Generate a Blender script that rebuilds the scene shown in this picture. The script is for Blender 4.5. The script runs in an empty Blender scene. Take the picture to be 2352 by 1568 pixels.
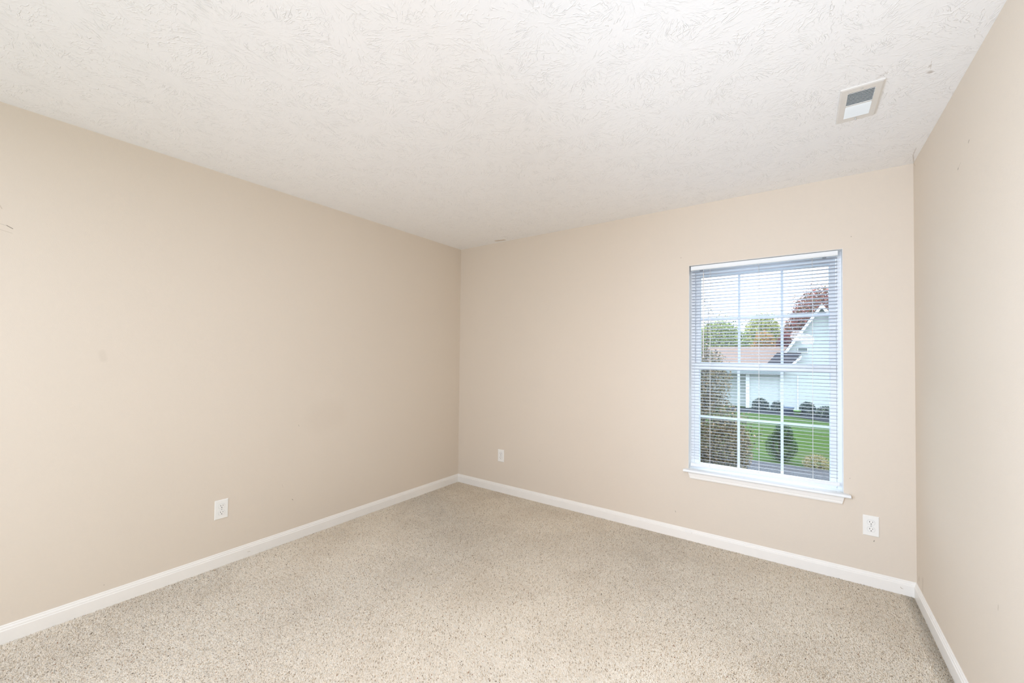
import bpy, math, random
import numpy as np
from mathutils import Vector, Matrix

# ---------------------------------------------------------------- scene, camera, light
sc = bpy.context.scene
col = sc.collection
W, H = 3.4605, 2.44             # room width (x) and height; window wall is y = 0, room lies at y < 0
YB = -4.4                        # wall behind the camera

def make_camera():
    cx, cy, cz, yaw, pitch, roll, f, shy = 2.9374, -3.1838, 1.3202, .6175, .0196, .0110, 935.0669, 15.1407
    F = Vector((-math.sin(yaw)*math.cos(pitch), math.cos(yaw)*math.cos(pitch), math.sin(pitch)))
    R = Vector((math.cos(yaw), math.sin(yaw), 0)); U = R.cross(F)
    R2 = math.cos(roll)*R + math.sin(roll)*U; U2 = -math.sin(roll)*R + math.cos(roll)*U
    m = Matrix(((R2.x, U2.x, -F.x, cx), (R2.y, U2.y, -F.y, cy), (R2.z, U2.z, -F.z, cz), (0, 0, 0, 1)))
    cd = bpy.data.cameras.new('camera'); cd.sensor_fit = 'HORIZONTAL'; cd.sensor_width = 36
    cd.lens = f/2352*36; cd.shift_y = shy/2352; cd.clip_start = .02; cd.clip_end = 300
    co = bpy.data.objects.new('camera', cd); co.matrix_world = m; col.objects.link(co); sc.camera = co
make_camera()

world = bpy.data.worlds.new('overcast_sky'); sc.world = world; world.use_nodes = True
bg = world.node_tree.nodes['Background']
bg.inputs['Color'].default_value = (.79, .895, 1.0, 1); bg.inputs['Strength'].default_value = 4.4

def lamp(name, kind, loc, power, color=(1, 1, 1), **kw):
    d = bpy.data.lights.new(name, kind); d.energy = power; d.color = color
    for k, v in kw.items(): setattr(d, k, v)
    o = bpy.data.objects.new(name, d); o.location = loc; col.objects.link(o); return o
# camera flash and its ceiling bounce; fill lamps added around them for brightness
def aim(o, d): o.rotation_euler = Vector(d).to_track_quat('-Z', 'Y').to_euler()
lamp('camera_flash', 'POINT', (2.896, -3.18, 1.629), 7, (.95, 1, 1.1), shadow_soft_size=.075)
lamp('rear_fill', 'AREA', (1.75, YB+.06, 1.30), 18, (.74, 1.07, 1.42), shape='RECTANGLE', size=3.1, size_y=2.2).rotation_euler = (math.radians(90), 0, 0)  # added area fill in front of the plain rear wall, no window there
lamp('ceiling_bounce', 'AREA', (1.9, -3.55, 2.38), 29, (.97, 1.04, 1.25), shape='DISK', size=.5)
aim(lamp('fill_window_side', 'SPOT', (2.3, -3.4, 1.6), 84, (1, .965, 1.03), shadow_soft_size=0, spot_size=math.radians(98), spot_blend=1.0), (1.0, 3.0, -.62))  # added fill spot brightening the window wall and far floor
aim(lamp('fill_right_side', 'SPOT', (1.4, -3.6, 1.15), 104, (.68, 1.05, 1.5), shadow_soft_size=0, spot_size=math.radians(100), spot_blend=1.0), (1.9, 1.6, 0))  # added cool fill spot brightening the right wall
aim(lamp('fill_upward', 'SPOT', (2.6, -3.6, .7), 52, (1, 1.06, 1.32), shadow_soft_size=0, spot_size=math.radians(110), spot_blend=1.0), (-.9, 2.6, 1.0))  # added fill spot lifting the ceiling and far walls

sc.view_settings.view_transform = 'Standard'; sc.view_settings.look = 'None'
sc.view_settings.exposure = 0.0; sc.view_settings.gamma = 1.0; sc.view_settings.use_curve_mapping = False
sc.cycles.use_denoising = True
sc.cycles.max_bounces = 12; sc.cycles.diffuse_bounces = 8; sc.cycles.transparent_max_bounces = 16
sc.cycles.sample_clamp_indirect = 4

# ---------------------------------------------------------------- helpers
def lin(h, a=1.0):
    h = h.lstrip('#'); out = []
    for i in (0, 2, 4):
        c = int(h[i:i+2], 16)/255
        out.append(c/12.92 if c <= .04045 else ((c+.055)/1.055)**2.4)
    return (*out, a)

OUT = .42                          # outdoor colours as they look under the bright sky -> reflectance
def olin(h, k=None):
    k = k or OUT; c = lin(h); return (c[0]*k*1.1, c[1]*k, c[2]*k*.9, 1)

class NT:
    """small node-tree writer"""
    def __init__(self, name, rough=.6, color=(.8, .8, .8, 1), spec=.3):
        self.m = bpy.data.materials.new(name); self.m.use_nodes = True
        self.t = self.m.node_tree; self.b = self.t.nodes['Principled BSDF']
        self.b.inputs['Roughness'].default_value = rough
        self.b.inputs['Base Color'].default_value = color
        self.b.inputs['Specular IOR Level'].default_value = spec
    def n(self, typ, ins=None, **kw):
        nd = self.t.nodes.new('ShaderNode'+typ)
        for k, v in kw.items(): setattr(nd, k, v)
        for k, v in (ins or {}).items(): self.put(nd.inputs[k], v)
        return nd
    def put(self, sock, v):
        if hasattr(v, 'is_output') or isinstance(v, bpy.types.NodeSocket): self.t.links.new(v, sock)
        else: sock.default_value = v
    def math(self, op, a, b=0.0, clamp=False):
        nd = self.n('Math', {0: a, 1: b}, operation=op); nd.use_clamp = clamp; return nd.outputs[0]
    def vec(self, op, a, b=(0, 0, 0), out=0):
        ins = {0: a}
        if op != 'LENGTH' and op != 'NORMALIZE' and op != 'SCALE': ins[1] = b
        nd = self.n('VectorMath', ins, operation=op)
        if op == 'SCALE': self.put(nd.inputs['Scale'], b)
        return nd.outputs['Value'] if op in ('LENGTH', 'DOT_PRODUCT', 'DISTANCE') else nd.outputs[0]
    def pos(self): return self.n('NewGeometry').outputs['Position']
    def mix(self, fac, a, b):
        nd = self.n('Mix', data_type='RGBA'); self.put(nd.inputs[0], fac); self.put(nd.inputs[6], a); self.put(nd.inputs[7], b)
        return nd.outputs[2]
    def noise(self, vec, scale, detail=2.0, rough=.5):
        return self.n('TexNoise', {'Vector': vec, 'Scale': scale, 'Detail': detail, 'Roughness': rough}).outputs['Fac']
    def ramp(self, fac, stops, interp='LINEAR'):
        nd = self.n('ValToRGB', {'Fac': fac}); r = nd.color_ramp; r.interpolation = interp
        while len(r.elements) < len(stops): r.elements.new(.5)
        for e, (p, c) in zip(r.elements, stops): e.position = p; e.color = c
        return nd.outputs[0]
    def range(self, v, a, b, c=0.0, d=1.0):
        return self.n('MapRange', {'Value': v, 'From Min': a, 'From Max': b, 'To Min': c, 'To Max': d}).outputs[0]
    def bump(self, h, dist, strength=1.0):
        nd = self.n('Bump', {'Height': h, 'Distance': dist, 'Strength': strength}); self.put(self.b.inputs['Normal'], nd.outputs[0]); return nd
    def color(self, c): self.put(self.b.inputs['Base Color'], c)
    def marks(self, base, segs):
        """worn spots, scuffs and the painted jamb-top shade: segments (a, b, radius, strength, colour)"""
        P = self.pos(); c = base
        for a, b, r, s, mc in segs:
            a = Vector(a); b = Vector(b)
            if (b-a).length < 1e-4: b = a + Vector((0, 0, 1e-4))
            ba = b-a
            pa = self.vec('SUBTRACT', P, tuple(a))
            h = self.math('DIVIDE', self.vec('DOT_PRODUCT', pa, tuple(ba)), ba.length_squared, clamp=True)
            d = self.vec('LENGTH', self.vec('SUBTRACT', pa, self.vec('SCALE', tuple(ba), h)))
            c = self.mix(self.range(d, r*.35, r, s, 0.0), c, lin(mc))
        return c

class MB:
    """collects shapes into one mesh"""
    def __init__(self): self.v = []; self.f = []; self.sm = []
    def add(self, vs, fs, smooth=False):
        o = len(self.v); self.v += [tuple(p) for p in vs]
        self.f += [tuple(i+o for i in f) for f in fs]; self.sm += [smooth]*len(fs)
        return self
    def box(self, a, b):
        x0, y0, z0 = a; x1, y1, z1 = b
        return self.add([(x0, y0, z0), (x1, y0, z0), (x1, y1, z0), (x0, y1, z0), (x0, y0, z1), (x1, y0, z1), (x1, y1, z1), (x0, y1, z1)],
                        [(0, 3, 2, 1), (4, 5, 6, 7), (0, 1, 5, 4), (1, 2, 6, 5), (2, 3, 7, 6), (3, 0, 4, 7)])
    def prism(self, prof, place, smooth=False):
        """closed profile [(u, v)...] swept between place(u, v, 0) and place(u, v, 1)"""
        n = len(prof); vs = [place(u, v, 0) for u, v in prof] + [place(u, v, 1) for u, v in prof]
        fs = [(i, (i+1) % n, n+(i+1) % n, n+i) for i in range(n)] + [tuple(range(n))[::-1], tuple(range(n, 2*n))]
        o = len(self.v); self.add(vs, fs); 
        if smooth:
            for k in range(len(self.sm)-len(fs), len(self.sm)-2): self.sm[k] = True
        return self
    def tube(self, pts, r, seg=8, cap=True):
        pts = [Vector(p) for p in pts]; rr = r if isinstance(r, (list, tuple)) else [r]*len(pts)
        vs = []; 
        for i, p in enumerate(pts):
            d = (pts[min(i+1, len(pts)-1)] - pts[max(i-1, 0)]).normalized()
            s = d.cross(Vector((0, 0, 1))); s = s.normalized() if s.length > 1e-4 else Vector((1, 0, 0)); t = s.cross(d)
            for k in range(seg):
                a = 2*math.pi*k/seg; vs.append(p + rr[i]*(math.cos(a)*s + math.sin(a)*t))
        fs = []
        for i in range(len(pts)-1):
            for k in range(seg):
                fs.append((i*seg+k, i*seg+(k+1) % seg, (i+1)*seg+(k+1) % seg, (i+1)*seg+k))
        self.add(vs, fs, True)
        if cap:
            o = len(self.v)-len(vs); L = (len(pts)-1)*seg
            self.f += [tuple(o+k for k in range(seg)), tuple(o+L+k for k in range(seg))[::-1]]; self.sm += [False, False]
        return self
    def ring(self, x0, x1, z0, z1, w, y0, y1, wb=None, wt=None):
        """rectangular frame in the xz plane, members w wide"""
        wb = w if wb is None else wb; wt = w if wt is None else wt
        self.box((x0, y0, z0), (x0+w, y1, z1)); self.box((x1-w, y0, z0), (x1, y1, z1))
        self.box((x0+w, y0, z0), (x1-w, y1, z0+wb)); self.box((x0+w, y0, z1-wt), (x1-w, y1, z1)); return self
    def build(self, name, mat, parent=None, bevel=0, fix=True):
        me = bpy.data.meshes.new(name); me.from_pydata(self.v, [], self.f)
        me.polygons.foreach_set('use_smooth', self.sm)
        if fix:
            import bmesh
            bm = bmesh.new(); bm.from_mesh(me); bmesh.ops.recalc_face_normals(bm, faces=bm.faces); bm.to_mesh(me); bm.free()
        me.materials.append(mat); me.update()
        o = bpy.data.objects.new(name, me); col.objects.link(o)
        if parent is not None: o.parent = parent
        if bevel:
            b = o.modifiers.new('bevel', 'BEVEL'); b.width = bevel; b.segments = 2; b.limit_method = 'ANGLE'; b.angle_limit = math.radians(50)
        return o

def empty(name, loc=(0, 0, 0)):
    o = bpy.data.objects.new(name, None); o.location = loc; o.empty_display_size = .1; col.objects.link(o); return o
def tag(o, label=None, cat=None, group=None, kind=None):
    for k, v in (('label', label), ('category', cat), ('group', group), ('kind', kind)):
        if v: o[k] = v
    return o
def copy_tree(o, parent=None):
    c = o.copy(); col.objects.link(c)
    if parent is not None: c.parent = parent
    for ch in list(o.children): copy_tree(ch, c)
    return c

# ---------------------------------------------------------------- materials
WALL = '#ddcab6'
def wall_mat(name, segs):
    m = NT(name, .72, spec=.2); P = m.pos()
    c = m.mix(m.noise(P, 1.3, 2), lin('#ddd1c1'), lin('#dacebe'))
    m.color(m.marks(c, segs))
    h = m.math('ADD', m.noise(P, 260, 3), m.math('MULTIPLY', m.noise(P, 45, 2), .8))
    m.bump(h, .00045); return m.m
GR, DK = '#a99b88', '#6f6557'
xr = W
mat_wall_left = wall_mat('beige_wall_paint_left', [
    ((0, -3.036, 1.890), (0, -3.017, 1.887), .0012, .35, DK), ((0, -3.017, 1.887), (0, -3.000, 1.877), .0022, .85, DK),
    ((0, -3.036, 1.864), (0, -3.001, 1.856), .0016, .4, GR), ((0, -3.040, 1.975), (0, -3.033, 1.960), .0025, .45, GR),
    ((0, -1.713, .292), (0, -1.707, .284), .0022, .8, DK), ((0, -1.784, .413), (0, -1.777, .391), .0016, .35, GR),
    ((0, -1.678, .812), (0, -1.674, .799), .0016, .55, DK), ((0, -2.662, .116), (0, -2.662, .116), .003, .5, DK),
    ((0, -2.695, 1.314), (0, -2.69, 1.28), .02, .12, GR), ((0, -1.40, .86), (0, -1.52, .84), .14, .05, '#a58e74')])
mat_wall_back = wall_mat('beige_wall_paint_back', [
    ((1.001, 0, .372), (1.001, 0, .372), .004, .5, DK), ((2.207, 0, 2.065), (2.213, 0, 2.066), .003, .4, DK),
    ((3.187, 0, 2.066), (3.187, 0, 2.066), .004, .5, DK), ((3.283, 0, .268), (3.281, 0, .262), .003, .7, DK),
    ((3.175, 0, .609), (3.175, 0, .609), .003, .5, DK), ((2.175, 0, .188), (2.178, 0, .18), .003, .5, DK)])
mat_wall_right = wall_mat('beige_wall_paint_right', [
    ((xr, -.934, 2.159), (xr, -.925, 2.155), .005, .5, DK), ((xr, -.795, 2.101), (xr, -.800, 2.103), .005, .6, DK),
    ((xr, -.800, 2.103), (xr, -.834, 2.115), .0015, .35, DK), ((xr, -1.163, .523), (xr, -1.16, .51), .006, .35, GR),
    ((xr, -.435, .107), (xr, -.435, .107), .004, .4, DK), ((xr, -.054, .133), (xr, -.05, .12), .012, .25, '#8d7a63'),
    ((xr, -.14, .16), (xr, -.13, .10), .02, .14, '#8d7a63'),
    ((xr, -.013, 2.437), (xr, -.04, 2.41), .004, .35, '#96805f')])
mat_wall_front = wall_mat('beige_wall_paint_front', [])

def ceiling_mat():
    m = NT('brush_stomped_white_ceiling', .75, spec=.2); P = m.pos()
    warp = m.n('TexNoise', {'Vector': P, 'Scale': 9.0, 'Detail': 2.0}).outputs['Color']
    Pw = m.vec('ADD', P, m.vec('SCALE', m.vec('SUBTRACT', warp, (.5, .5, .5)), .034))
    fine = m.n('TexNoise', {'Vector': P, 'Scale': 55.0, 'Detail': 2.0}).outputs['Color']
    Pw = m.vec('ADD', Pw, m.vec('SCALE', m.vec('SUBTRACT', fine, (.5, .5, .5)), .007))
    Pf = m.vec('MULTIPLY', Pw, (1, 1, 0))
    total = None
    for sc_, off in ((3.9, (0, 0, 0)), (3.3, (5.37, 2.11, 0))):
        Q = m.vec('ADD', Pf, off)
        vo = m.n('TexVoronoi', {'Vector': Q, 'Scale': sc_, 'Randomness': .85}, voronoi_dimensions='2D', feature='F1')
        d = m.vec('SUBTRACT', Q, vo.outputs['Position'])
        s = m.n('SeparateXYZ', {0: d})
        r = m.vec('LENGTH', d)
        ang = m.math('ARCTAN2', s.outputs[1], s.outputs[0])
        cell = m.n('SeparateColor', {0: vo.outputs['Color']})
        k = 5.4
        vx = m.math('MULTIPLY', m.math('COSINE', ang), k); vy = m.math('MULTIPLY', m.math('SINE', ang), k)
        vz = m.math('ADD', m.math('MULTIPLY', r, 14.0), m.math('MULTIPLY', cell.outputs[0], 37.0))
        V = m.n('CombineXYZ', {0: vx, 1: vy, 2: vz}).outputs[0]
        n1 = m.noise(V, 1.9, 1.0, .5)
        ridge = m.math('SUBTRACT', 1.0, m.math('MULTIPLY', m.math('ABSOLUTE', m.math('SUBTRACT', n1, .5)), 17.0), clamp=True)
        ridge = m.math('MULTIPLY', ridge, m.range(r, .03, .085))
        seg = m.noise(m.vec('ADD', m.vec('MULTIPLY', V, (1.0, 1.0, .55)), (9.1, 3.3, 1.7)), 1.9, 1.0, .5)     # strokes break off along their length
        ridge = m.math('MULTIPLY', ridge, m.range(seg, .46, .58))
        total = ridge if total is None else m.math('MAXIMUM', total, m.math('MULTIPLY', ridge, .75))
    patch = m.range(m.noise(P, 14.0, 3.0), .35, .6, .25, 1.0)
    h = m.math('ADD', m.math('MULTIPLY', total, patch), m.math('MULTIPLY', m.noise(P, 160, 2), .12))
    m.bump(h, .0023, .7)
    c = m.mix(m.noise(P, 2.0, 2), lin('#f1f0ee'), lin('#f3f2f0'))
    m.color(m.marks(c, [((3.351, -.976, H), (3.347, -.982, H), .011, .5, '#a08f7c'), ((3.341, -1.02, H), (3.339, -1.03, H), .006, .3, GR),
                        ((3.338, -1.06, H), (3.346, -1.0, H), .0015, .3, GR), ((.519, -.062, H), (.60, -.045, H), .024, .55, '#b69c78'),
                        ((3.19, -1.05, H), (3.21, -1.07, H), .01, .25, '#bdb3a6'),
                        ((W, -.013, H), (3.44, -.124, H), .004, .35, '#9d8a72'), ((3.439, -.124, H), (3.435, -.223, H), .003, .3, '#9d8a72')]))
    return m.m
mat_ceiling = ceiling_mat()

def carpet_mat():
    m = NT('speckled_beige_carpet', .95, spec=.05); P = m.pos()
    f = m.n('Attribute', attribute_name='strand').outputs['Fac']
    c = m.ramp(f, [(0, lin('#6a5745')), (.006, lin('#836e59')), (.011, lin('#9d6a4c')), (.013, lin('#a8957c')), (.022, lin('#c2b198')),
                   (.06, lin('#e3d4bd')), (.16, lin('#fbeed9')), (.45, lin('#fff4e2')), (.75, lin('#fff8e9')), (1, lin('#fffcf2'))], 'CONSTANT')
    wear = m.range(m.noise(P, 2.6, 3, .6), .42, .68)
    c = m.mix(m.math('MULTIPLY', wear, .17), c, lin('#a88f70'))
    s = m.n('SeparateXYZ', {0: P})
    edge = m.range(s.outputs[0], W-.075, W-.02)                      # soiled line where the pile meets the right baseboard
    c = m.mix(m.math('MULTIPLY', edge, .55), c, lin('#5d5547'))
    m.color(c)
    nn = m.vec('NORMALIZE', m.vec('ADD', m.vec('SCALE', m.n('NewGeometry').outputs['Normal'], .36), (0, 0, .9)))   # soft yarn scatters light upwards
    m.b.inputs['Sheen Weight'].default_value = .35; m.b.inputs['Sheen Roughness'].default_value = .6; m.b.inputs['Sheen Tint'].default_value = lin('#f5e4cc')
    m.put(m.b.inputs['Normal'], nn); return m.m
mat_carpet = carpet_mat()
def carpet_back_mat():
    m = NT('carpet_backing', .95, spec=.05); P = m.pos()
    m.color(m.mix(m.noise(P, 300, 2), lin('#e6d8c2'), lin('#f6ead8'))); return m.m

def paint(name, hexc, rough=.4, var=.02, segs=(), k=1.0):
    m = NT(name, rough, spec=.35); P = m.pos()
    a = tuple(x*k for x in lin(hexc)[:3])+(1,); b = tuple(max(0, x*(1-var*2)) for x in a[:3])+(1,)
    c = m.mix(m.noise(P, 18, 3), a, b)
    m.color(m.marks(c, segs) if segs else c); m.bump(m.noise(P, 90, 2), .0002); return m.m
mat_trim = paint('white_trim_paint', '#f1ede6', .35, segs=[
    ((.012, -1.996, .035), (.012, -1.982, .033), .002, .6, GR), ((3.392, -.012, .042), (3.396, -.012, .036), .0022, .7, GR),
    ((3.396, -.012, .036), (3.402, -.012, .035), .002, .6, GR), ((2.10, -.008, .079), (2.14, -.008, .079), .0015, .5, GR),
    ((.012, -.2, .045), (.012, -.2, .045), .003, .6, GR), ((2.29, -.012, .06), (2.292, -.012, .06), .003, .4, GR)])
mat_sill = paint('white_sill_paint', '#eef0f0', .28, segs=[
    ((2.62, -.005, .516), (2.62, -.005, .516), .003, .8, '#3c3a38'), ((2.545, .0, .516), (2.545, 0, .516), .002, .7, '#3c3a38'),
    ((3.0, -.006, .516), (3.0, -.006, .516), .003, .8, '#3c3a38'), ((3.11, .01, .516), (3.112, .01, .516), .003, .7, '#3c3a38'),
    ((3.135, .02, .517), (3.14, .0, .518), .012, .3, '#a7a196')])
mat_jamb = paint('white_jamb_paint', '#e8e8e6', .4, segs=[
    ((3.142, .012, 1.955), (3.142, .012, 1.90), .012, .6, '#cbb9a6'), ((2.267, .02, 1.99), (2.267, .02, 1.95), .03, .4, '#9c8f83'),  # second mark puts the shade at the left jamb top into the paint
    ((3.142, .02, .55), (3.142, .01, .52), .012, .4, '#a79a8b')])
mat_vinyl = paint('white_vinyl', '#eff2f4', .3)
mat_grille = paint('white_grille_bar', '#e6edf5', .35)
mat_rail_shade = paint('dark_rail_shade', '#39404a', .6)
mat_plate = paint('white_outlet_plastic', '#f0eee8', .25)
mat_slot = paint('dark_slot', '#1d1916', .8)
mat_screw = paint('painted_screw', '#c9c8c4', .3)
mat_rail = paint('white_rail_enamel', '#eceeed', .3)
mat_vent = paint('off_white_vent_enamel', '#dfdbd4', .35)
mat_louvre = paint('pale_louvre_enamel', '#e9edec', .35)
mat_cavity = paint('dark_duct', '#2a2724', .9)
mat_cord = paint('white_cord', '#f6f5f2', .7)
mat_cable_end = paint('grey_clip', '#8b9299', .5)
def slat_mat():
    m = NT('white_slat_enamel', .35, lin('#f5f7fb'), .35)
    tr = m.n('BsdfTranslucent', {'Color': lin('#f2f5fb')})
    mx = m.n('MixShader', {0: .62, 1: m.b.outputs[0], 2: tr.outputs[0]})
    m.t.links.new(mx.outputs[0], m.t.nodes['Material Output'].inputs[0]); return m.m
mat_slat = slat_mat()
def wand_mat():
    m = NT('clear_acrylic_wand', .15, lin('#efedea'), .5); return m.m
mat_wand = wand_mat()
def glass_mat():
    m = NT('window_glass'); fr = m.n('Fresnel', {'IOR': 1.42})
    t = m.n('BsdfTransparent', {'Color': (.96, .98, .99, 1)}); g = m.n('BsdfGlossy', {'Roughness': 0.0, 'Color': (1, 1, 1, 1)})
    mx = m.n('MixShader', {0: fr.outputs[0], 1: t.outputs[0], 2: g.outputs[0]})
    m.t.links.new(mx.outputs[0], m.t.nodes['Material Output'].inputs[0]); return m.m
mat_glass = glass_mat()

# ---------------------------------------------------------------- room shell
OX0, OX1, OZ0, OZ1, WT = 2.266, 3.146, .495, 1.999, .15      # window opening and wall thickness
def structure(o): return tag(o, kind='structure')
structure(MB().box((-.12, YB-.12, 0), (0, 0, H)).build('wall_left', mat_wall_left))
structure(MB().box((W, YB-.12, 0), (W+.12, 0, H)).build('wall_right', mat_wall_right))
structure(MB().box((0, YB-.12, 0), (W, YB, H)).build('wall_front', mat_wall_front))
structure(MB().box((-.12, 0, -.5), (OX0, WT, H+.1)).box((OX1, 0, -.5), (W+.12, WT, H+.1)).box((OX0, 0, -.5), (OX1, WT, OZ0))
          .box((OX0, 0, OZ1), (OX1, WT, H+.1)).build('wall_back', mat_wall_back))
structure(MB().box((-.12, YB-.12, H), (W+.12, 0, H+.1)).build('ceiling', mat_ceiling))

def build_floor():
    rng = np.random.default_rng(7)
    st = .0043; y0 = -3.25
    nx = int(W/st); ny = int(-y0/st)
    gx, gy = np.meshgrid(np.arange(nx), np.arange(ny))
    n = gx.size
    bx = (gx.ravel()+.5+rng.uniform(-.48, .48, n))*st; by = y0+(gy.ravel()+.5+rng.uniform(-.48, .48, n))*st
    ok = (bx > .013) & (bx < W-.013) & (by < -.013)
    bx, by = bx[ok], by[ok]; n = bx.size
    h = rng.uniform(.0032, .0062, n); r = rng.uniform(.0020, .0031, n); a0 = rng.uniform(0, 2*np.pi, n)
    # the pile leans in broad brushed patches
    lean_a = 2.2*np.sin(bx*1.7+by*1.1)+1.6*np.cos(by*2.3-bx*.8)+rng.normal(0, 1.1, n)
    lean = rng.uniform(.0010, .0065, n)
    V = np.empty((n, 4, 3), np.float32)
    for k in range(3):
        a = a0+k*2*np.pi/3; V[:, k, 0] = bx+r*np.cos(a); V[:, k, 1] = by+r*np.sin(a); V[:, k, 2] = 0
    V[:, 3, 0] = bx+lean*np.cos(lean_a); V[:, 3, 1] = by+lean*np.sin(lean_a); V[:, 3, 2] = h
    V[:, :, 0] = np.clip(V[:, :, 0], .0125, W-.0125); V[:, :, 1] = np.minimum(V[:, :, 1], -.0125)
    F = np.arange(n)[:, None, None]*4+np.array([[0, 1, 3], [1, 2, 3], [2, 0, 3]])[None]
    slab = np.array([(-.12, YB-.12, -.1), (W+.12, YB-.12, -.1), (W+.12, .0, -.1), (-.12, .0, -.1), (-.12, YB-.12, .0), (W+.12, YB-.12, .0), (W+.12, .0, .0), (-.12, .0, .0)], np.float32)
    base = n*4
    quads = np.array([(0, 3, 2, 1), (4, 5, 6, 7), (0, 1, 5, 4), (1, 2, 6, 5), (2, 3, 7, 6), (3, 0, 4, 7)])+base
    verts = np.concatenate([V.reshape(-1, 3), slab]); tri = F.reshape(-1)
    me = bpy.data.meshes.new('floor')
    me.vertices.add(len(verts)); me.vertices.foreach_set('co', verts.ravel())
    loops = np.concatenate([tri, quads.ravel()]).astype(np.int32)
    me.loops.add(len(loops)); me.loops.foreach_set('vertex_index', loops)
    nt = n*3; starts = np.concatenate([np.arange(nt)*3, nt*3+np.arange(6)*4]).astype(np.int32)
    me.polygons.add(nt+6); me.polygons.foreach_set('loop_start', starts)
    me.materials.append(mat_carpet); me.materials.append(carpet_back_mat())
    mi = np.zeros(nt+6, np.int32); mi[nt:] = 1; me.polygons.foreach_set('material_index', mi)
    at = me.attributes.new('strand', 'FLOAT', 'POINT')
    val = np.concatenate([np.repeat(rng.uniform(0, 1, n), 4), np.full(8, .5)]).astype(np.float32)
    at.data.foreach_set('value', val)
    me.update(calc_edges=True); me.validate()
    o = bpy.data.objects.new('floor', me); col.objects.link(o); structure(o)
build_floor()

# baseboards: stepped top moulding, 83 mm high
BP = [(0, 0), (.012, 0), (.012, .058), (.0112, .0605), (.0088, .0625), (.0092, .066), (.0078, .071), (.0050, .0745), (.0052, .0785), (.0030, .0825), (0, .083)]
structure(MB().prism(BP, lambda u, v, t: (u, YB if t else 0, v)).build('baseboard_left', mat_trim))
structure(MB().prism(BP, lambda u, v, t: (W if t else 0, -u, v)).build('baseboard_back', mat_trim))
structure(MB().prism(BP, lambda u, v, t: (W-u, YB if t else 0, v)).build('baseboard_right', mat_trim))

# ---------------------------------------------------------------- window
win = structure(empty('window_1', (2.706, 0, OZ0)))
def wpart(mb, name, mat, parent=None, bevel=0):
    o = mb.build(name, mat, None, bevel)
    p = parent or win
    o.parent = p; o.matrix_parent_inverse = Matrix.Translation(p.matrix_world.translation).inverted() if p is win else Matrix()
    return o
bpy.context.view_layer.update()
X0, X1, ZT = 2.268, 3.144, 1.997
MBj = MB().box((OX0, .001, OZ0), (X0, .076, OZ1)).box((X1, .001, OZ0), (OX1, .076, OZ1)).box((X0, .001, ZT), (X1, .076, OZ1))
wpart(MBj, 'jamb', mat_jamb)
wpart(MB().ring(X0, X1, OZ0+.002, ZT, .024, .075, .146), 'window_frame', mat_vinyl, bevel=.001)
IX0, IX1 = X0+.024, X1-.026
def sash(z0, z1, y0, y1, wb, wt, zm, tilt):
    s = wpart(MB().ring(IX0, IX1, z0, z1, .030, y0, y1, wb, wt), 'sash', mat_vinyl, bevel=.0012)
    gx0, gx1, gz0, gz1 = IX0+.030, IX1-.030, z0+wb, z1-wt
    b = MB().ring(gx0-.001, gx1+.001, gz0-.001, gz1+.001, .006, y0+.009, y1-.004)
    wpart(b, 'glazing_bead', mat_grille, s)
    if zm < 1: wpart(MB().box((gx0, y0+.003, gz1-.0025), (gx1, y0+.008, gz1)), 'top_rail_shade', mat_rail_shade, s)  # dark strip put in for the shade below the top rail
    ym = (y0+y1)/2
    for k, yy in enumerate((ym-.006, ym+.007)):
        a = tilt if k else (0, 0)
        cx, cz = 2.97, 1.448
        f = lambda x, z: yy + a[0]*(x-cx) + a[1]*(z-cz)
        e = .0012
        vs = [(x, f(x, z)+dy, z) for dy in (0, e) for x, z in ((gx0, gz0), (gx1, gz0), (gx1, gz1), (gx0, gz1))]
        # one surface per pane is enough for the reflection of a thin sheet
        wpart(MB().add(vs[:4], [(0, 1, 2, 3)]), 'glass_pane', mat_glass, s)
    gr = MB(); w3 = (gx1-gx0)/3
    for i in (1, 2): gr.box((gx0+w3*i-.008, ym-.0035, gz0), (gx0+w3*i+.008, ym+.0035, gz1))
    for i in range(3):
        gr.box((gx0+w3*i+(.008 if i else 0), ym-.0035, zm-.0085), (gx0+w3*(i+1)-(.008 if i < 2 else 0), ym+.0035, zm+.0085))
    wpart(gr, 'grille', mat_grille, s, bevel=.001)
    return s
up = sash(1.246, 1.972, .112, .138, .040, .038, 1.611, (-.0163, .008))
lo = sash(.500, 1.284, .080, .108, .045, .045, .892, (.0, .0))
wpart(MB().box((IX0+.03, .076, 1.272), (IX1-.03, .081, 1.284)), 'lift_rail', mat_vinyl, lo, .001)
for x in (2.417, 2.985): wpart(MB().box((x-.014, .070, 1.279), (x+.014, .082, 1.292)), 'sash_lock', mat_vinyl, lo, .002)
# stool with rounded nose, and the splayed apron below it
SP = [(.078, .498), (.078, .516), (-.030, .516), (-.037, .5145), (-.041, .511), (-.042, .506), (-.041, .501), (-.037, .498)]
def stool_place(u, v, t):
    if u > -.0005: x = (X1 if t else X0)
    else: x = (3.178 if t else 2.236) + (1 if t else -1)*(-.008 if u > -.031 else -.002)
    return (x, u, v)
st = MB()
st.box((X0, 0, .498), (X1, .078, .516))
NP = [(0, .498), (0, .516), (-.030, .516), (-.037, .5145), (-.041, .511), (-.042, .506), (-.041, .501), (-.037, .498)]
st.prism(NP, lambda u, v, t: ((3.178-(.010 if u > -.01 else .0) if t else 2.237+(.010 if u > -.01 else .0)), u-.0002, v))
wpart(st, 'window_stool', mat_sill, bevel=.0008)
AP = [(0, .452), (-.010, .450), (-.0125, .456), (-.0125, .463), (-.0105, .466), (-.0125, .470), (-.0145, .492), (-.0145, .4978), (0, .4978)]
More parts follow.
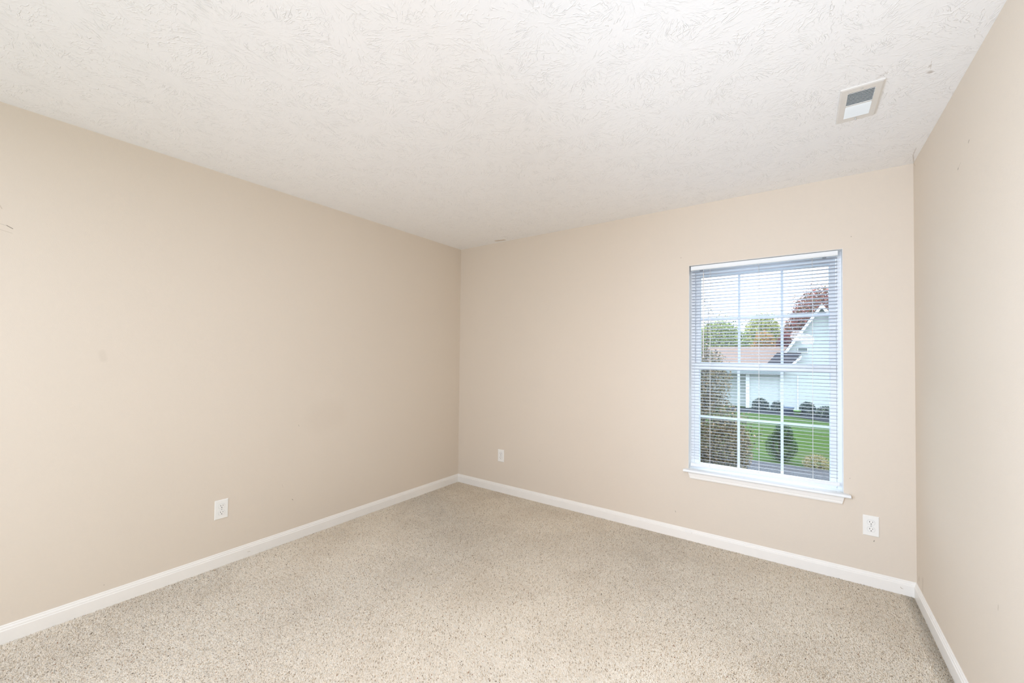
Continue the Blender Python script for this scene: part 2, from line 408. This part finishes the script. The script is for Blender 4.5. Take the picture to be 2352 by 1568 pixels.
wpart(MB().prism(AP, lambda u, v, t: ((3.149-.011*(.4978-v)/.0478) if t else (2.265+.014*(.4978-v)/.0478), u-.0003, v)), 'window_apron', mat_trim)

# ---------------------------------------------------------------- mini blind
blind = tag(empty('window_blind', (2.701, .028, 1.995)), 'white aluminium mini blind hanging inside the window with its slats open', 'blind')
bpy.context.view_layer.update()
def bpart(mb, name, mat, parent=None, bevel=0):
    o = mb.build(name, mat, None, bevel); o.parent = parent or blind
    if parent is None: o.matrix_parent_inverse = blind.matrix_world.inverted()
    return o
BX0, BX1 = 2.277, 3.124
HP = [(.012, 1.9935), (.0115, 1.992), (.0122, 1.990), (.0122, 1.972), (.0100, 1.9665), (.0100, 1.964), (.0125, 1.963), (.040, 1.963), (.040, 1.9935)]
bpart(MB().prism(HP, lambda u, v, t: (BX1 if t else BX0, u, v)), 'headrail', mat_rail)
def slat_mesh():
    mb = MB(); n = 7; d = .0125; tilt = math.radians(11); crown = .0022; th = .0004
    top, bot = [], []
    for i in range(n):
        u = -d+2*d*i/(n-1); w = crown*(1-(u/d)**2)
        y = u*math.cos(tilt)+w*math.sin(tilt); z = -u*math.sin(tilt)+w*math.cos(tilt)
        top.append((y, z+th)); bot.append((y, z))
    prof = top+bot[::-1]; ch = .005
    def place(u, v, t):
        e = ch*max(0, (abs(u)-.008)/.0045)**2*.6
        return ((3.122-e) if t else (2.280+e), u, v)
    mb.prism(prof, place, smooth=True); return mb
slat0 = None; NS = 63; ZA, ZB = 1.9505, .5715
rng = random.Random(3)
for i in range(NS):
    z = ZA+(ZB-ZA)*i/(NS-1)
    if slat0 is None:
        slat0 = slat_mesh().build('slat', mat_slat); s = slat0
    else:
        s = slat0.copy(); col.objects.link(s)
    s.parent = blind; s.matrix_parent_inverse = blind.matrix_world.inverted()
    sag = max(0, (i-NS+9)/9)
    s.location = (rng.uniform(-.0006, .0006), .030, z+rng.uniform(-.0005, .0005)+.003*sag)
    s.rotation_euler = (rng.uniform(-.02, .02), -.006*sag+rng.uniform(-.0005, .0005), 0)
RP = [(.018, .5335), (.0165, .538), (.0165, .547), (.0195, .5525), (.024, .5545), (.037, .5545), (.0415, .5525), (.0435, .547), (.0435, .538), (.042, .5335)]
bpart(MB().prism(RP, lambda u, v, t: (3.1275 if t else 2.2785, u, v+(.013 if t else 0))), 'bottom_rail', mat_rail)
for x in (2.403, 2.704, 2.996):
    c = MB()
    zb = .555+.013*(x-2.2785)/.85
    for y in (.0158, .0442): c.tube([(x, y, 1.964), (x+.0008, y, 1.4), (x, y, zb-.008)], .00075, 6)
    c.tube([(x+.002, .030, 1.964), (x+.002, .030, zb)], .0009, 6)
    for i in range(NS):
        z = ZA+(ZB-ZA)*i/(NS-1)-.0012
        c.tube([(x, .0158, z), (x, .0442, z-.003)], .0004, 4)
    lc = bpart(c, 'ladder_cord', mat_cord)
    bpart(MB().box((x-.008, .0162, zb-.0235), (x+.008, .018, zb-.019)), 'cord_plug', mat_rail, lc)
w = bpart(MB().tube([(2.364, .004, 1.938), (2.364, .0035, 1.326)], .0036, 6), 'tilt_wand', mat_wand)
bpart(MB().tube([(2.364, .010, 1.966), (2.364, .003, 1.958), (2.364, .001, 1.948), (2.364, .005, 1.941), (2.364, .007, 1.948)], .0012, 6), 'wand_hook', mat_wand, w)
bpart(MB().tube([(2.364, .0035, 1.334), (2.364, .0035, 1.322)], .0044, 6), 'wand_tip', mat_wand, w)
for x in (2.345, 3.058): bpart(MB().box((x-.009, .014, 1.956), (x+.009, .034, 1.9635)), 'cord_lock', mat_cable_end, None, .001)

# ---------------------------------------------------------------- outlets
def rounded_flat_disc(r, flat, seg=28):
    return [(max(-r, min(r, r*math.cos(2*math.pi*k/seg))), max(-flat, min(flat, r*math.sin(2*math.pi*k/seg)))) for k in range(seg)]
def outlet():
    """faces -y, back on y = 0, centred at the origin"""
    t = empty('wall_outlet')
    hw, hh, d, b = .0365, .0585, .0052, .0035
    p = MB()
    vs = [(-hw, 0, -hh), (hw, 0, -hh), (hw, 0, hh), (-hw, 0, hh), (-hw, -.002, -hh), (hw, -.002, -hh), (hw, -.002, hh), (-hw, -.002, hh),
          (-hw+b, -d, -hh+b), (hw-b, -d, -hh+b), (hw-b, -d, hh-b), (-hw+b, -d, hh-b)]
    p.add(vs, [(0, 1, 2, 3), (0, 4, 5, 1), (1, 5, 6, 2), (2, 6, 7, 3), (3, 7, 4, 0), (4, 8, 9, 5), (5, 9, 10, 6), (6, 10, 11, 7), (7, 11, 8, 4), (8, 11, 10, 9)])
    p.build('cover_plate', mat_plate, t)
    for cz in (.0198, -.0198):
        out = rounded_flat_disc(.0182, .0148); inn = rounded_flat_disc(.0172, .0138)
        g = MB().prism(out, lambda u, v, k: (u, -d-.0001-(.0004 if k else 0), v+cz))
        rc = MB().prism(inn, lambda u, v, k: (u, -d-.0002-(.0022 if k else 0), v+cz)).build('receptacle', mat_plate, t, .0006)
        g.build('recess_gap', mat_screw, rc)
        y0, y1 = -d-.0026, -d-.0020
        MB().box((-.0074, y0, cz+.0002), (-.0050, y1, cz+.0080)).build('slot', mat_slot, rc)
        MB().box((.0052, y0, cz+.0008), (.0074, y1, cz+.0072)).build('slot', mat_slot, rc)
        hole = [(.0026*math.cos(a), .0026*math.sin(a)) for a in [math.pi+math.pi*i/8 for i in range(9)]]+[(.0026, .0018), (-.0026, .0018)]
        MB().prism(hole, lambda u, v, k: (u, y0 if k else y1, v+cz-.0073)).build('slot', mat_slot, rc)
    sc_ = MB().prism([(.0034*math.cos(2*math.pi*k/16), .0034*math.sin(2*math.pi*k/16)) for k in range(16)], lambda u, v, k: (u, -d-(.0012 if k else 0), v)).build('screw', mat_screw, t, .0004)
    MB().prism([(-.003, -.0004), (.003, -.0004), (.003, .0004), (-.003, .0004)], lambda u, v, k: (u*.8-v*.6, -d-.0012-(.0002 if k else 0), v*.8+u*.6)).build('screw_slot', mat_slot, sc_)
    return t
GO = 'duplex outlets low on the walls'
o1 = outlet(); o1.location = (3.269, 0, .3505); tag(o1, 'white duplex outlet on the window wall, below and right of the window', 'outlet', GO)
o2 = copy_tree(o1); o2.location = (.560, 0, .353); tag(o2, 'small-looking white duplex outlet on the window wall near the far corner', 'outlet', GO)
o3 = copy_tree(o1); o3.location = (0, -2.1455, .351); o3.rotation_euler = (0, 0, math.radians(90)); tag(o3, 'white duplex outlet on the left wall above the baseboard', 'outlet', GO)

# ---------------------------------------------------------------- ceiling vent
def vent():
    cx, cy = 3.144, -.890; hx, hy = .070, .146; ix, iy = .0435, .108
    t = tag(empty('ceiling_vent', (cx, cy, H)), 'off-white rectangular air register on the textured ceiling with two banks of louvres', 'vent')
    z0, z1 = 0.0, -.007
    # plate: bevelled outer ring with one corner slightly bent
    o0 = [(-hx, -hy), (hx, -hy), (hx, hy), (-hx, hy)]
    b = .006
    o1 = [(-hx+b, -hy+b), (hx-b, -hy+b), (hx-b, hy-b), (-hx+b, hy-b)]
    i1 = [(-ix, -iy), (ix, -iy), (ix, iy), (-ix, iy)]
    def cut(q, c):   # clip the far right corner
        r = q[:2]+[(q[2][0], q[2][1]-c), (q[2][0]-c, q[2][1])]+q[3:]; return r
    A = [(x, y, z0) for x, y in cut(o0, .010)]; B = [(x, y, z1+.002) for x, y in cut(o0, .010)]; C_ = [(x, y, z1) for x, y in cut(o1, .008)]
    D = [(x, y, z1) for x, y in cut(i1, .002)]; E = [(x, y, z0) for x, y in cut(i1, .002)]
    mb = MB(); n = 5; rings = [A, B, C_, D, E]
    vs = [p for r in rings for p in r]
    fs = [(k*n+i, k*n+(i+1) % n, (k+1)*n+(i+1) % n, (k+1)*n+i) for k in range(4) for i in range(n)]
    mb.add(vs, fs); mb.build('faceplate', mat_vent, t)
    MB().box((-ix-.003, -iy-.003, -.0012), (ix+.003, iy+.003, -.0004)).build('duct_opening', mat_cavity, t)
    def louvre(yc, ang):
        h = .0062; th = .0006; ca, sa = math.cos(ang), math.sin(ang)
        return MB().prism([(-h*ca-th*sa, -h*sa+th*ca), (h*ca-th*sa, h*sa+th*ca), (h*ca+th*sa, h*sa-th*ca), (-h*ca+th*sa, -h*sa-th*ca)],
                          lambda u, v, k: (ix+.001 if k else -ix-.001, yc+u, v-.0052))
    n = 9; gap = .0115
    for i in range(n):
        louvre(-iy+.006+i*gap, math.radians(38)).build('louvre', mat_louvre, t)
        louvre(.008+i*gap, math.radians(-38)).build('louvre', mat_louvre, t)
    MB().box((-ix, -.002, -.0068), (ix, .0022, -.002)).build('center_bar', mat_vent, t)
    for y in (-.127, .127):
        s = MB().prism([(.004*math.cos(2*math.pi*k/14), .004*math.sin(2*math.pi*k/14)) for k in range(14)], lambda u, v, k: (u, v+y, z1-(.0016 if k else 0))).build('screw', mat_screw, t, .0004)
    MB().tube([(.0, .118, -.006), (.0, .121, -.016), (.002, .123, -.019)], [.002, .0026, .0018], 8).build('damper_lever', mat_screw, t)
vent()

# ---------------------------------------------------------------- outside: ground
def gz(y): return -.42-.68*min(1, max(0, (y-4)/15.5))
def lawn_mat():
    m = NT('cut_grass', .9, spec=.1); P = m.pos()
    a = m.mix(m.range(m.noise(P, 38, 4, .7), .3, .7), olin('#4f8c2c', .27), olin('#8abf48', .27))
    a = m.mix(m.math('MULTIPLY', m.range(m.noise(P, 1.2, 3), .45, .7), .6), a, olin('#86a05a', .26))
    leaf = m.range(m.n('TexVoronoi', {'Vector': P, 'Scale': 9.0}).outputs['Distance'], .05, .09, 1.0, 0.0)
    a = m.mix(m.math('MULTIPLY', leaf, .7), a, olin('#b9a06b', .26))
    m.color(a); m.bump(m.noise(P, 70, 3), .03); return m.m
ys = [.15, 4, 8, 12, 16, 19.5, 60]
mb = MB()
for x in (-40, 40):
    mb.v += [(x, y, gz(y)) for y in ys]
n = len(ys); mb.f = [(i, n+i, n+i+1, i+1) for i in range(n-1)]; mb.sm = [True]*(n-1)
structure(mb.build('lawn', lawn_mat()))
def mulch_mat(name, a, b, sc_=60):
    m = NT(name, .95, spec=.05); P = m.pos(); m.color(m.mix(m.range(m.noise(P, sc_, 4, .7), .35, .65), olin(a), olin(b))); m.bump(m.noise(P, sc_, 3), .02); return m.m
def ground_patch(name, pts, mat, lift=.015):
    c = (sum(p[0] for p in pts)/len(pts), sum(p[1] for p in pts)/len(pts))
    rngp = random.Random(len(name)); ring = []
    for i, p in enumerate(pts):
        q = pts[(i+1) % len(pts)]
        for k in range(5):
            t = k/5; ring.append((p[0]+(q[0]-p[0])*t+rngp.uniform(-.04, .04), p[1]+(q[1]-p[1])*t+rngp.uniform(-.05, .05)))
    vs = [(c[0], c[1], gz(c[1])+lift+.02)]+[(x, y, gz(y)+lift) for x, y in ring]+[(x, y, gz(y)-.03) for x, y in ring]
    k = len(ring); fs = [(0, 1+i, 1+(i+1) % k) for i in range(k)]+[(1+i, 1+k+i, 1+k+(i+1) % k, 1+(i+1) % k) for i in range(k)]
    return structure(MB().add(vs, fs).build(name, mat))
ground_patch('garden_path', [(1.3, 4.05), (2.45, 4.0), (3.3, 4.3), (3.35, 5.05), (2.3, 5.1), (1.2, 5.1)], mulch_mat('grey_gravel', '#5d6472', '#9aa0ab'))
ground_patch('mulch_bed', [(.2, 16.9), (2.6, 16.6), (4.2, 14.6), (6.5, 14.2), (6.5, 19.8), (.2, 19.8)], mulch_mat('dark_mulch', '#2f3744', '#59606c', 20))

# ---------------------------------------------------------------- outside: planting
def foliage_mat(name, stops):
    m = NT(name, .75, spec=.15); f = m.n('Attribute', attribute_name='leaf_tone').outputs['Fac']
    c = m.ramp(f, stops); m.color(c)
    tr = m.n('BsdfTranslucent', {'Color': c}); mx = m.n('MixShader', {0: .3, 1: m.b.outputs[0], 2: tr.outputs[0]})
    m.t.links.new(mx.outputs[0], m.t.nodes['Material Output'].inputs[0]); return m.m
def leaves(name, clumps, size, mat, parent, seed):
    """clumps: (centre, radii, count); every leaf is a bent four-cornered blade"""
    r = np.random.default_rng(seed); P = []; S = []
    for c, rad, n in clumps:
        d = r.normal(size=(n, 3)); d /= np.linalg.norm(d, axis=1)[:, None]
        q = r.uniform(.25, 1, n)**(1/2.2)
        P.append(np.array(c)+d*q[:, None]*np.array(rad))
    P = np.concatenate(P); n = len(P)
    ax = r.normal(size=(n, 3)); ax /= np.linalg.norm(ax, axis=1)[:, None]
    sd = np.cross(ax, r.normal(size=(n, 3))); sd /= np.linalg.norm(sd, axis=1)[:, None]
    nm = np.cross(ax, sd); L = size*r.uniform(.6, 1.3, n)[:, None]
    V = np.stack([P-ax*L*.5, P+sd*L*.28+nm*L*.08, P+ax*L*.5-nm*L*.1, P-sd*L*.28+nm*L*.08], 1).astype(np.float32)
    F = (np.arange(n)[:, None, None]*4+np.array([[0, 1, 2], [0, 2, 3]])[None]).reshape(-1, 3)
    me = bpy.data.meshes.new(name); me.vertices.add(n*4); me.vertices.foreach_set('co', V.ravel())
    me.loops.add(F.size); me.loops.foreach_set('vertex_index', F.ravel().astype(np.int32))
    me.polygons.add(len(F)); me.polygons.foreach_set('loop_start', (np.arange(len(F))*3).astype(np.int32))
    at = me.attributes.new('leaf_tone', 'FLOAT', 'POINT'); at.data.foreach_set('value', np.repeat(r.uniform(0, 1, n), 4).astype(np.float32))
    me.materials.append(mat); me.update(calc_edges=True)
    o = bpy.data.objects.new(name, me); col.objects.link(o); o.parent = parent; return o
def bark(): return mulch_mat('bark', '#4a4038', '#7a6d5f', 30)
mat_bark = bark()
def tree(name, label, cat, x, y, crown, size, stops, stems, seed, group=None):
    t = tag(empty(name, (x, y, gz(y)-.02)), label, cat, group); g = gz(y)-.02
    size *= .62; cl = [((c[0]-x, c[1]-y, c[2]-g), rad, int(n*2.3)) for c, rad, n in crown]
    if cat == 'tree': cl += [(c, tuple(q*1.2 for q in rad), n//7) for c, rad, n in cl]
    leaves('foliage', cl, size, foliage_mat(name+'_leaves', stops), t, seed)
    mb = MB(); r = random.Random(seed); R0 = size*.45
    for k in range(stems):
        c, rad, _ = cl[k % len(cl)]; a = r.uniform(0, 6.28)
        p0 = Vector((.2*R0*math.cos(a)*(stems > 1), .2*R0*math.sin(a)*(stems > 1), 0)); p2 = Vector(c)+Vector((rad[0]*.5*math.cos(a), rad[1]*.5*math.sin(a), rad[2]*.5))
        p1 = p0.lerp(p2, .5)+Vector((.06*math.cos(a), .06*math.sin(a), 0))
        R = size*.45 if stems > 2 else size*1.6
        mb.tube([p0, p1, p2], [R, R*.7, R*.25], 6)
    mb.build('trunk' if stems < 3 else 'stem', mat_bark, t)
    return t
G = lambda *h: [(i/(len(h)-1), olin(c, .85)) for i, c in enumerate(h)]
BR = G('#33342c', '#57564a', '#77725f', '#a2957f', '#6d7854', '#cdb6a0')
tree('leafy_bush', 'tall brown-leaved bush right outside the left side of the window', 'bush', 1.62, 3.35,
     [((1.75, 3.3, .22), (.60, .45, .62), 5200), ((2.02, 3.25, .05), (.40, .35, .42), 2600), ((1.62, 3.4, 1.0), (.46, .40, .56), 3000), ((1.9, 3.3, 1.0), (.26, .25, .45), 700),
      ((1.66, 3.35, 1.8), (.38, .35, .60), 170), ((2.28, 3.3, .30), (.24, .2, .30), 130)], .052, BR, 14, 11)
tree('conical_shrub', 'small dark green conical shrub on the lawn behind the grey path', 'shrub', 2.67, 5.45,
     [((2.65, 5.45, -.22), (.25, .22, .27), 2800), ((2.68, 5.45, .0), (.15, .13, .22), 1200)], .03, G('#10231b', '#22402e', '#2f5238', '#4d7048'), 2, 12)
tree('dry_plant', 'low tan-green plant beside the conical shrub at the edge of the grey path', 'plant', 3.14, 5.25,
     [((3.14, 5.25, -.40), (.2, .2, .15), 800)], .04, G('#5f6b45', '#8c8f66', '#b5ac8a', '#cbbf9f'), 3, 25)
YG = G('#5f7048', '#93a468', '#b9c67e', '#dde4a6', '#c9b98a')
tree('green_tree', 'green tree rising behind the brown roof, behind the tall bush', 'tree', -1.9, 30,
     [((-2.0, 30, 2.0), (1.9, 1.5, 2.1), 6500), ((-.9, 30, 1.7), (1.0, 1.0, 1.3), 2200)], .26, G('#4a5f4a', '#7f9660', '#a5b778', '#d3dea8', '#9aa88a'), 1, 13)
tree('yellow_green_tree', 'yellow-green tree in the middle of the view behind the brown roof', 'tree', .5, 33.5,
     [((.5, 33.5, 2.7), (1.35, 1.2, 2.1), 5200), ((-.1, 33.4, 1.7), (1.0, .9, 1.1), 1800), ((1.75, 33.5, 2.0), (1.0, .9, 1.5), 2000)], .24, YG, 1, 14)
tree('orange_tree', 'small orange-leaved tree between the yellow-green tree and the white gable', 'tree', 1.0, 27.6,
     [((1.0, 27.6, 2.15), (.65, .55, .9), 1500)], .2, G('#8a7a55', '#cf9a70', '#dcb183', '#aeb070', '#9aa465'), 1, 15)
tree('red_tree', 'large red-leaved autumn tree towering behind the white gable', 'tree', 4.1, 31,
     [((4.1, 31, 4.2), (1.75, 1.2, 1.95), 5200), ((2.85, 31, 2.9), (1.0, .9, 1.7), 2400)], .22, G('#4a3d38', '#84504f', '#b0696a', '#d69a94', '#87855c', '#6b5a4c'), 1, 16)
tree('plum_tree', 'dark plum-leaved small tree at the end of the brown roof', 'tree', 2.1, 29.3,
     [((2.1, 29.3, 2.0), (.6, .4, .95), 1300)], .2, G('#4a2c38', '#7c3b4d', '#a5596a', '#8a8a60'), 1, 17)
FS = G('#22303a', '#3d5157', '#566c6a', '#8c9a8a')
GS = 'low shrubs along the white house'
tree('foundation_shrub', 'low dark shrub against the white house, just right of the tall bush', 'shrub', 1.42, 18.7, [((1.42, 18.7, -.85), (.36, .3, .38), 900)], .11, FS, 3, 21, GS)
tree('foundation_shrub', 'low dark shrub against the white house, below the middle blind cord', 'shrub', 2.08, 18.3, [((2.08, 18.3, -.88), (.27, .27, .36), 700)], .11, FS, 3, 22, GS)
tree('foundation_shrub', 'low grey-green shrub against the white house, left of the right blind cord', 'shrub', 3.15, 17.8, [((3.15, 17.8, -.78), (.30, .3, .34), 800)], .11, FS, 3, 23, GS)
tree('foundation_shrub', 'low grey-green shrub against the white house, nearest the right window edge', 'shrub', 3.75, 17.3, [((3.75, 17.3, -.85), (.36, .3, .32), 900)], .11, FS, 3, 24, GS)
mat_pot = paint('blue_grey_plastic', '#7f93b4', .5, k=OUT); mat_pot2 = paint('green_plastic', '#8fc25e', .5, k=OUT)
def planter(x, y, mat, label, s):
    t = tag(empty('plant_pot', (x, y, gz(y)+.012)), label, 'pot', 'pots in the bed')
    pr = [(.5, 0), (.62, .9), (.70, .9), (.70, 1.0), (.58, 1.0), (.5, .82), (0, .82)]
    mb = MB(); seg = 18; vs = [(0, 0, 0)]
    for r_, z in pr[:-1]:
        vs += [(r_*s*math.cos(2*math.pi*k/seg), r_*s*math.sin(2*math.pi*k/seg), z*s) for k in range(seg)]
    fs = [(0, 1+(k+1) % seg, 1+k) for k in range(seg)]
    for i in range(len(pr)-2): fs += [(1+i*seg+k, 1+i*seg+(k+1) % seg, 1+(i+1)*seg+(k+1) % seg, 1+(i+1)*seg+k) for k in range(seg)]
    mb.add(vs, fs, True); mb.build('tub', mat, t)
    vs = [(.0, 0, .82*s)]+[(.5*s*math.cos(2*math.pi*k/seg), .5*s*math.sin(2*math.pi*k/seg), .82*s) for k in range(seg)]
    MB().add(vs, [(0, 1+k, 1+(k+1) % seg) for k in range(seg)]).build('soil', mat_bark, t)
planter(2.50, 17.6, mat_pot, 'blue-grey plant pot in the dark bed by the white house', .30)
planter(2.80, 17.3, mat_pot2, 'bright green plant pot in the dark bed by the white house', .20)

# ---------------------------------------------------------------- outside: neighbouring house
def siding_mat(name, a, b, pitch=.115):
    m = NT(name, .6, spec=.2); P = m.pos(); s = m.n('SeparateXYZ', {0: P})
    f = m.math('FRACT', m.math('DIVIDE', s.outputs[2], pitch))
    m.color(m.mix(m.noise(P, 2.5, 2), olin(a, .56), olin(b, .56))); m.bump(m.math('MULTIPLY', f, -1.0), .02); return m.m
mat_siding = siding_mat('pale_blue_siding', '#dcecf4', '#d2e5f0')
mat_htrim = paint('white_house_trim', '#f4f7f8', .5, k=.75)
mat_soffit = paint('grey_soffit', '#b9c6cb', .7, k=OUT)
mat_gable_vent = paint('gable_vent_grey', '#8c9a9a', .6, k=OUT)
def shingle_mat(name, a, b):
    m = NT(name, .9, spec=.1); P = m.pos(); br = m.n('TexBrick', {'Vector': P, 'Scale': 5.0, 'Color1': olin(a), 'Color2': olin(b), 'Mortar': olin('#80706a')})
    s = m.n('SeparateXYZ', {0: P}); f = m.math('FRACT', m.math('DIVIDE', s.outputs[2], .085))
    c = m.mix(m.range(f, .75, .95), m.mix(m.noise(P, 12, 3), olin(a), olin(b)), olin('#8b7770')); m.color(c); return m.m
mat_roof = shingle_mat('brown_shingles', '#bda49b', '#cdb6ad')
mat_roof_shaded = shingle_mat('shaded_shingles', '#454c60', '#59607a')  # darker shingle copy, the shaded slope put into its colour
HG = -1.12
house = tag(empty('neighbour_house', (3.7, 20, HG)), 'white-sided neighbouring house with a steep gable and brown shingle roof', 'house')
bpy.context.view_layer.update()
def hp(mb, name, mat, parent=None):
    o = mb.build(name, mat); o.parent = parent or house
    if parent is None: o.matrix_parent_inverse = house.matrix_world.inverted()
    return o
# gable block: left corner x = 2.82, ridge at x = 3.70, apex z = 3.75, rake falls 1.55 per metre
AX, AZ, SL = 3.70, 3.80, 1.55
def rz(x): return AZ-SL*abs(x-AX)
gl, grt = 2.10, 9.0
hp(MB().add([(gl, 20, HG), (5.30, 20, HG), (5.30, 20, rz(5.30)-.12), (AX, 20, AZ-.12), (gl+.3, 20, rz(gl+.3)-.12), (gl+.3, 20, 1.15), (gl, 20, 1.15),
              (gl, 27, HG), (5.30, 27, HG), (5.30, 27, rz(5.30)-.12), (AX, 27, AZ-.12), (gl+.3, 27, rz(gl+.3)-.12), (gl+.3, 27, 1.15), (gl, 27, 1.15)],
             [(0, 1, 2, 3, 4, 5, 6), (0, 7, 8, 1), (1, 8, 9, 2), (0, 6, 13, 7), (6, 5, 12, 13), (5, 4, 11, 12), (13, 12, 11, 10, 9, 8, 7)]), 'gable_wall', mat_siding)
def slope(xa, xb, y0, y1, dz0, dz1):
    za, zb = rz(xa), rz(xb)
    return MB().add([(xa, y0, za+dz0), (xb, y0, zb+dz0), (xb, y1, zb+dz0), (xa, y1, za+dz0), (xa, y0, za+dz1), (xb, y0, zb+dz1), (xb, y1, zb+dz1), (xa, y1, za+dz1)],
                    [(0, 1, 2, 3), (4, 7, 6, 5), (0, 4, 5, 1), (1, 5, 6, 2), (2, 6, 7, 3), (3, 7, 4, 0)])
for xa, xb in ((2.22, AX), (AX, 5.5)):
    hp(slope(xa, xb, 19.70, 27.2, .0, .07), 'roof', mat_roof if xb > AX else mat_roof_shaded)
    hp(slope(xa, xb, 19.66, 19.70, -.17, .03), 'rake_board', mat_htrim)
    hp(slope(xa, xb, 19.70, 20.0, -.14, -.10), 'soffit', mat_soffit)
v_ = hp(MB().ring(2.80, 3.20, 1.62, 1.86, .03, 19.96, 20.0), 'vent_frame', mat_htrim)
hp(MB().box((2.83, 19.975, 1.65), (3.17, 19.998, 1.83)), 'gable_vent', mat_gable_vent)
hp(MB().box((2.79, 19.97, HG), (2.83, 20.0, .6)), 'corner_board', mat_htrim)
# lower side roof, its dark colour standing for shade, with its own return
hp(MB().add([(2.02, 19.6, 1.62), (2.95, 19.6, 1.62), (2.62, 19.6, 1.08), (1.6, 19.6, 1.08), (2.02, 21, 1.62), (2.95, 21, 1.62), (2.62, 21, 1.08), (1.6, 21, 1.08)],
            [(0, 1, 2, 3), (4, 7, 6, 5), (0, 4, 5, 1), (1, 5, 6, 2), (2, 6, 7, 3), (3, 7, 4, 0)]), 'side_roof', mat_roof_shaded)
hp(MB().add([(2.96, 19.55, 1.50), (2.96, 19.55, 1.36), (2.62, 19.55, 1.02), (2.50, 19.55, 1.02), (2.96, 19.62, 1.50), (2.96, 19.62, 1.36), (2.62, 19.62, 1.02), (2.50, 19.62, 1.02)],
            [(0, 1, 2, 3), (4, 7, 6, 5), (0, 4, 5, 1), (1, 5, 6, 2), (2, 6, 7, 3), (3, 7, 4, 0)]), 'rake_board', mat_htrim)
# wing to the left
hp(MB().box((.74, 20.05, HG), (2.12, 26, .70)), 'wing_wall', mat_siding)
hp(MB().box((.70, 20.0, HG), (.86, 20.06, .66)), 'corner_board', mat_htrim)
hp(MB().add([(-1.6, 19.7, .62), (2.3, 19.7, .62), (2.3, 23.4, 1.93), (-1.6, 23.4, 1.93), (-1.6, 19.7, .72), (2.3, 19.7, .72), (2.3, 23.4, 2.0), (-1.6, 23.4, 2.0)],
            [(0, 3, 2, 1), (4, 5, 6, 7), (0, 1, 5, 4), (1, 2, 6, 5), (2, 3, 7, 6), (3, 0, 4, 7)]), 'roof', mat_roof)
hp(MB().box((-1.6, 19.64, .58), (2.3, 19.7, .72)), 'eave_board', mat_soffit)  # soffit grey here puts the eave shade into the board colour
hp(MB().box((-1.6, 21.0, HG), (.74, 26, .68)), 'wing_wall', mat_siding)
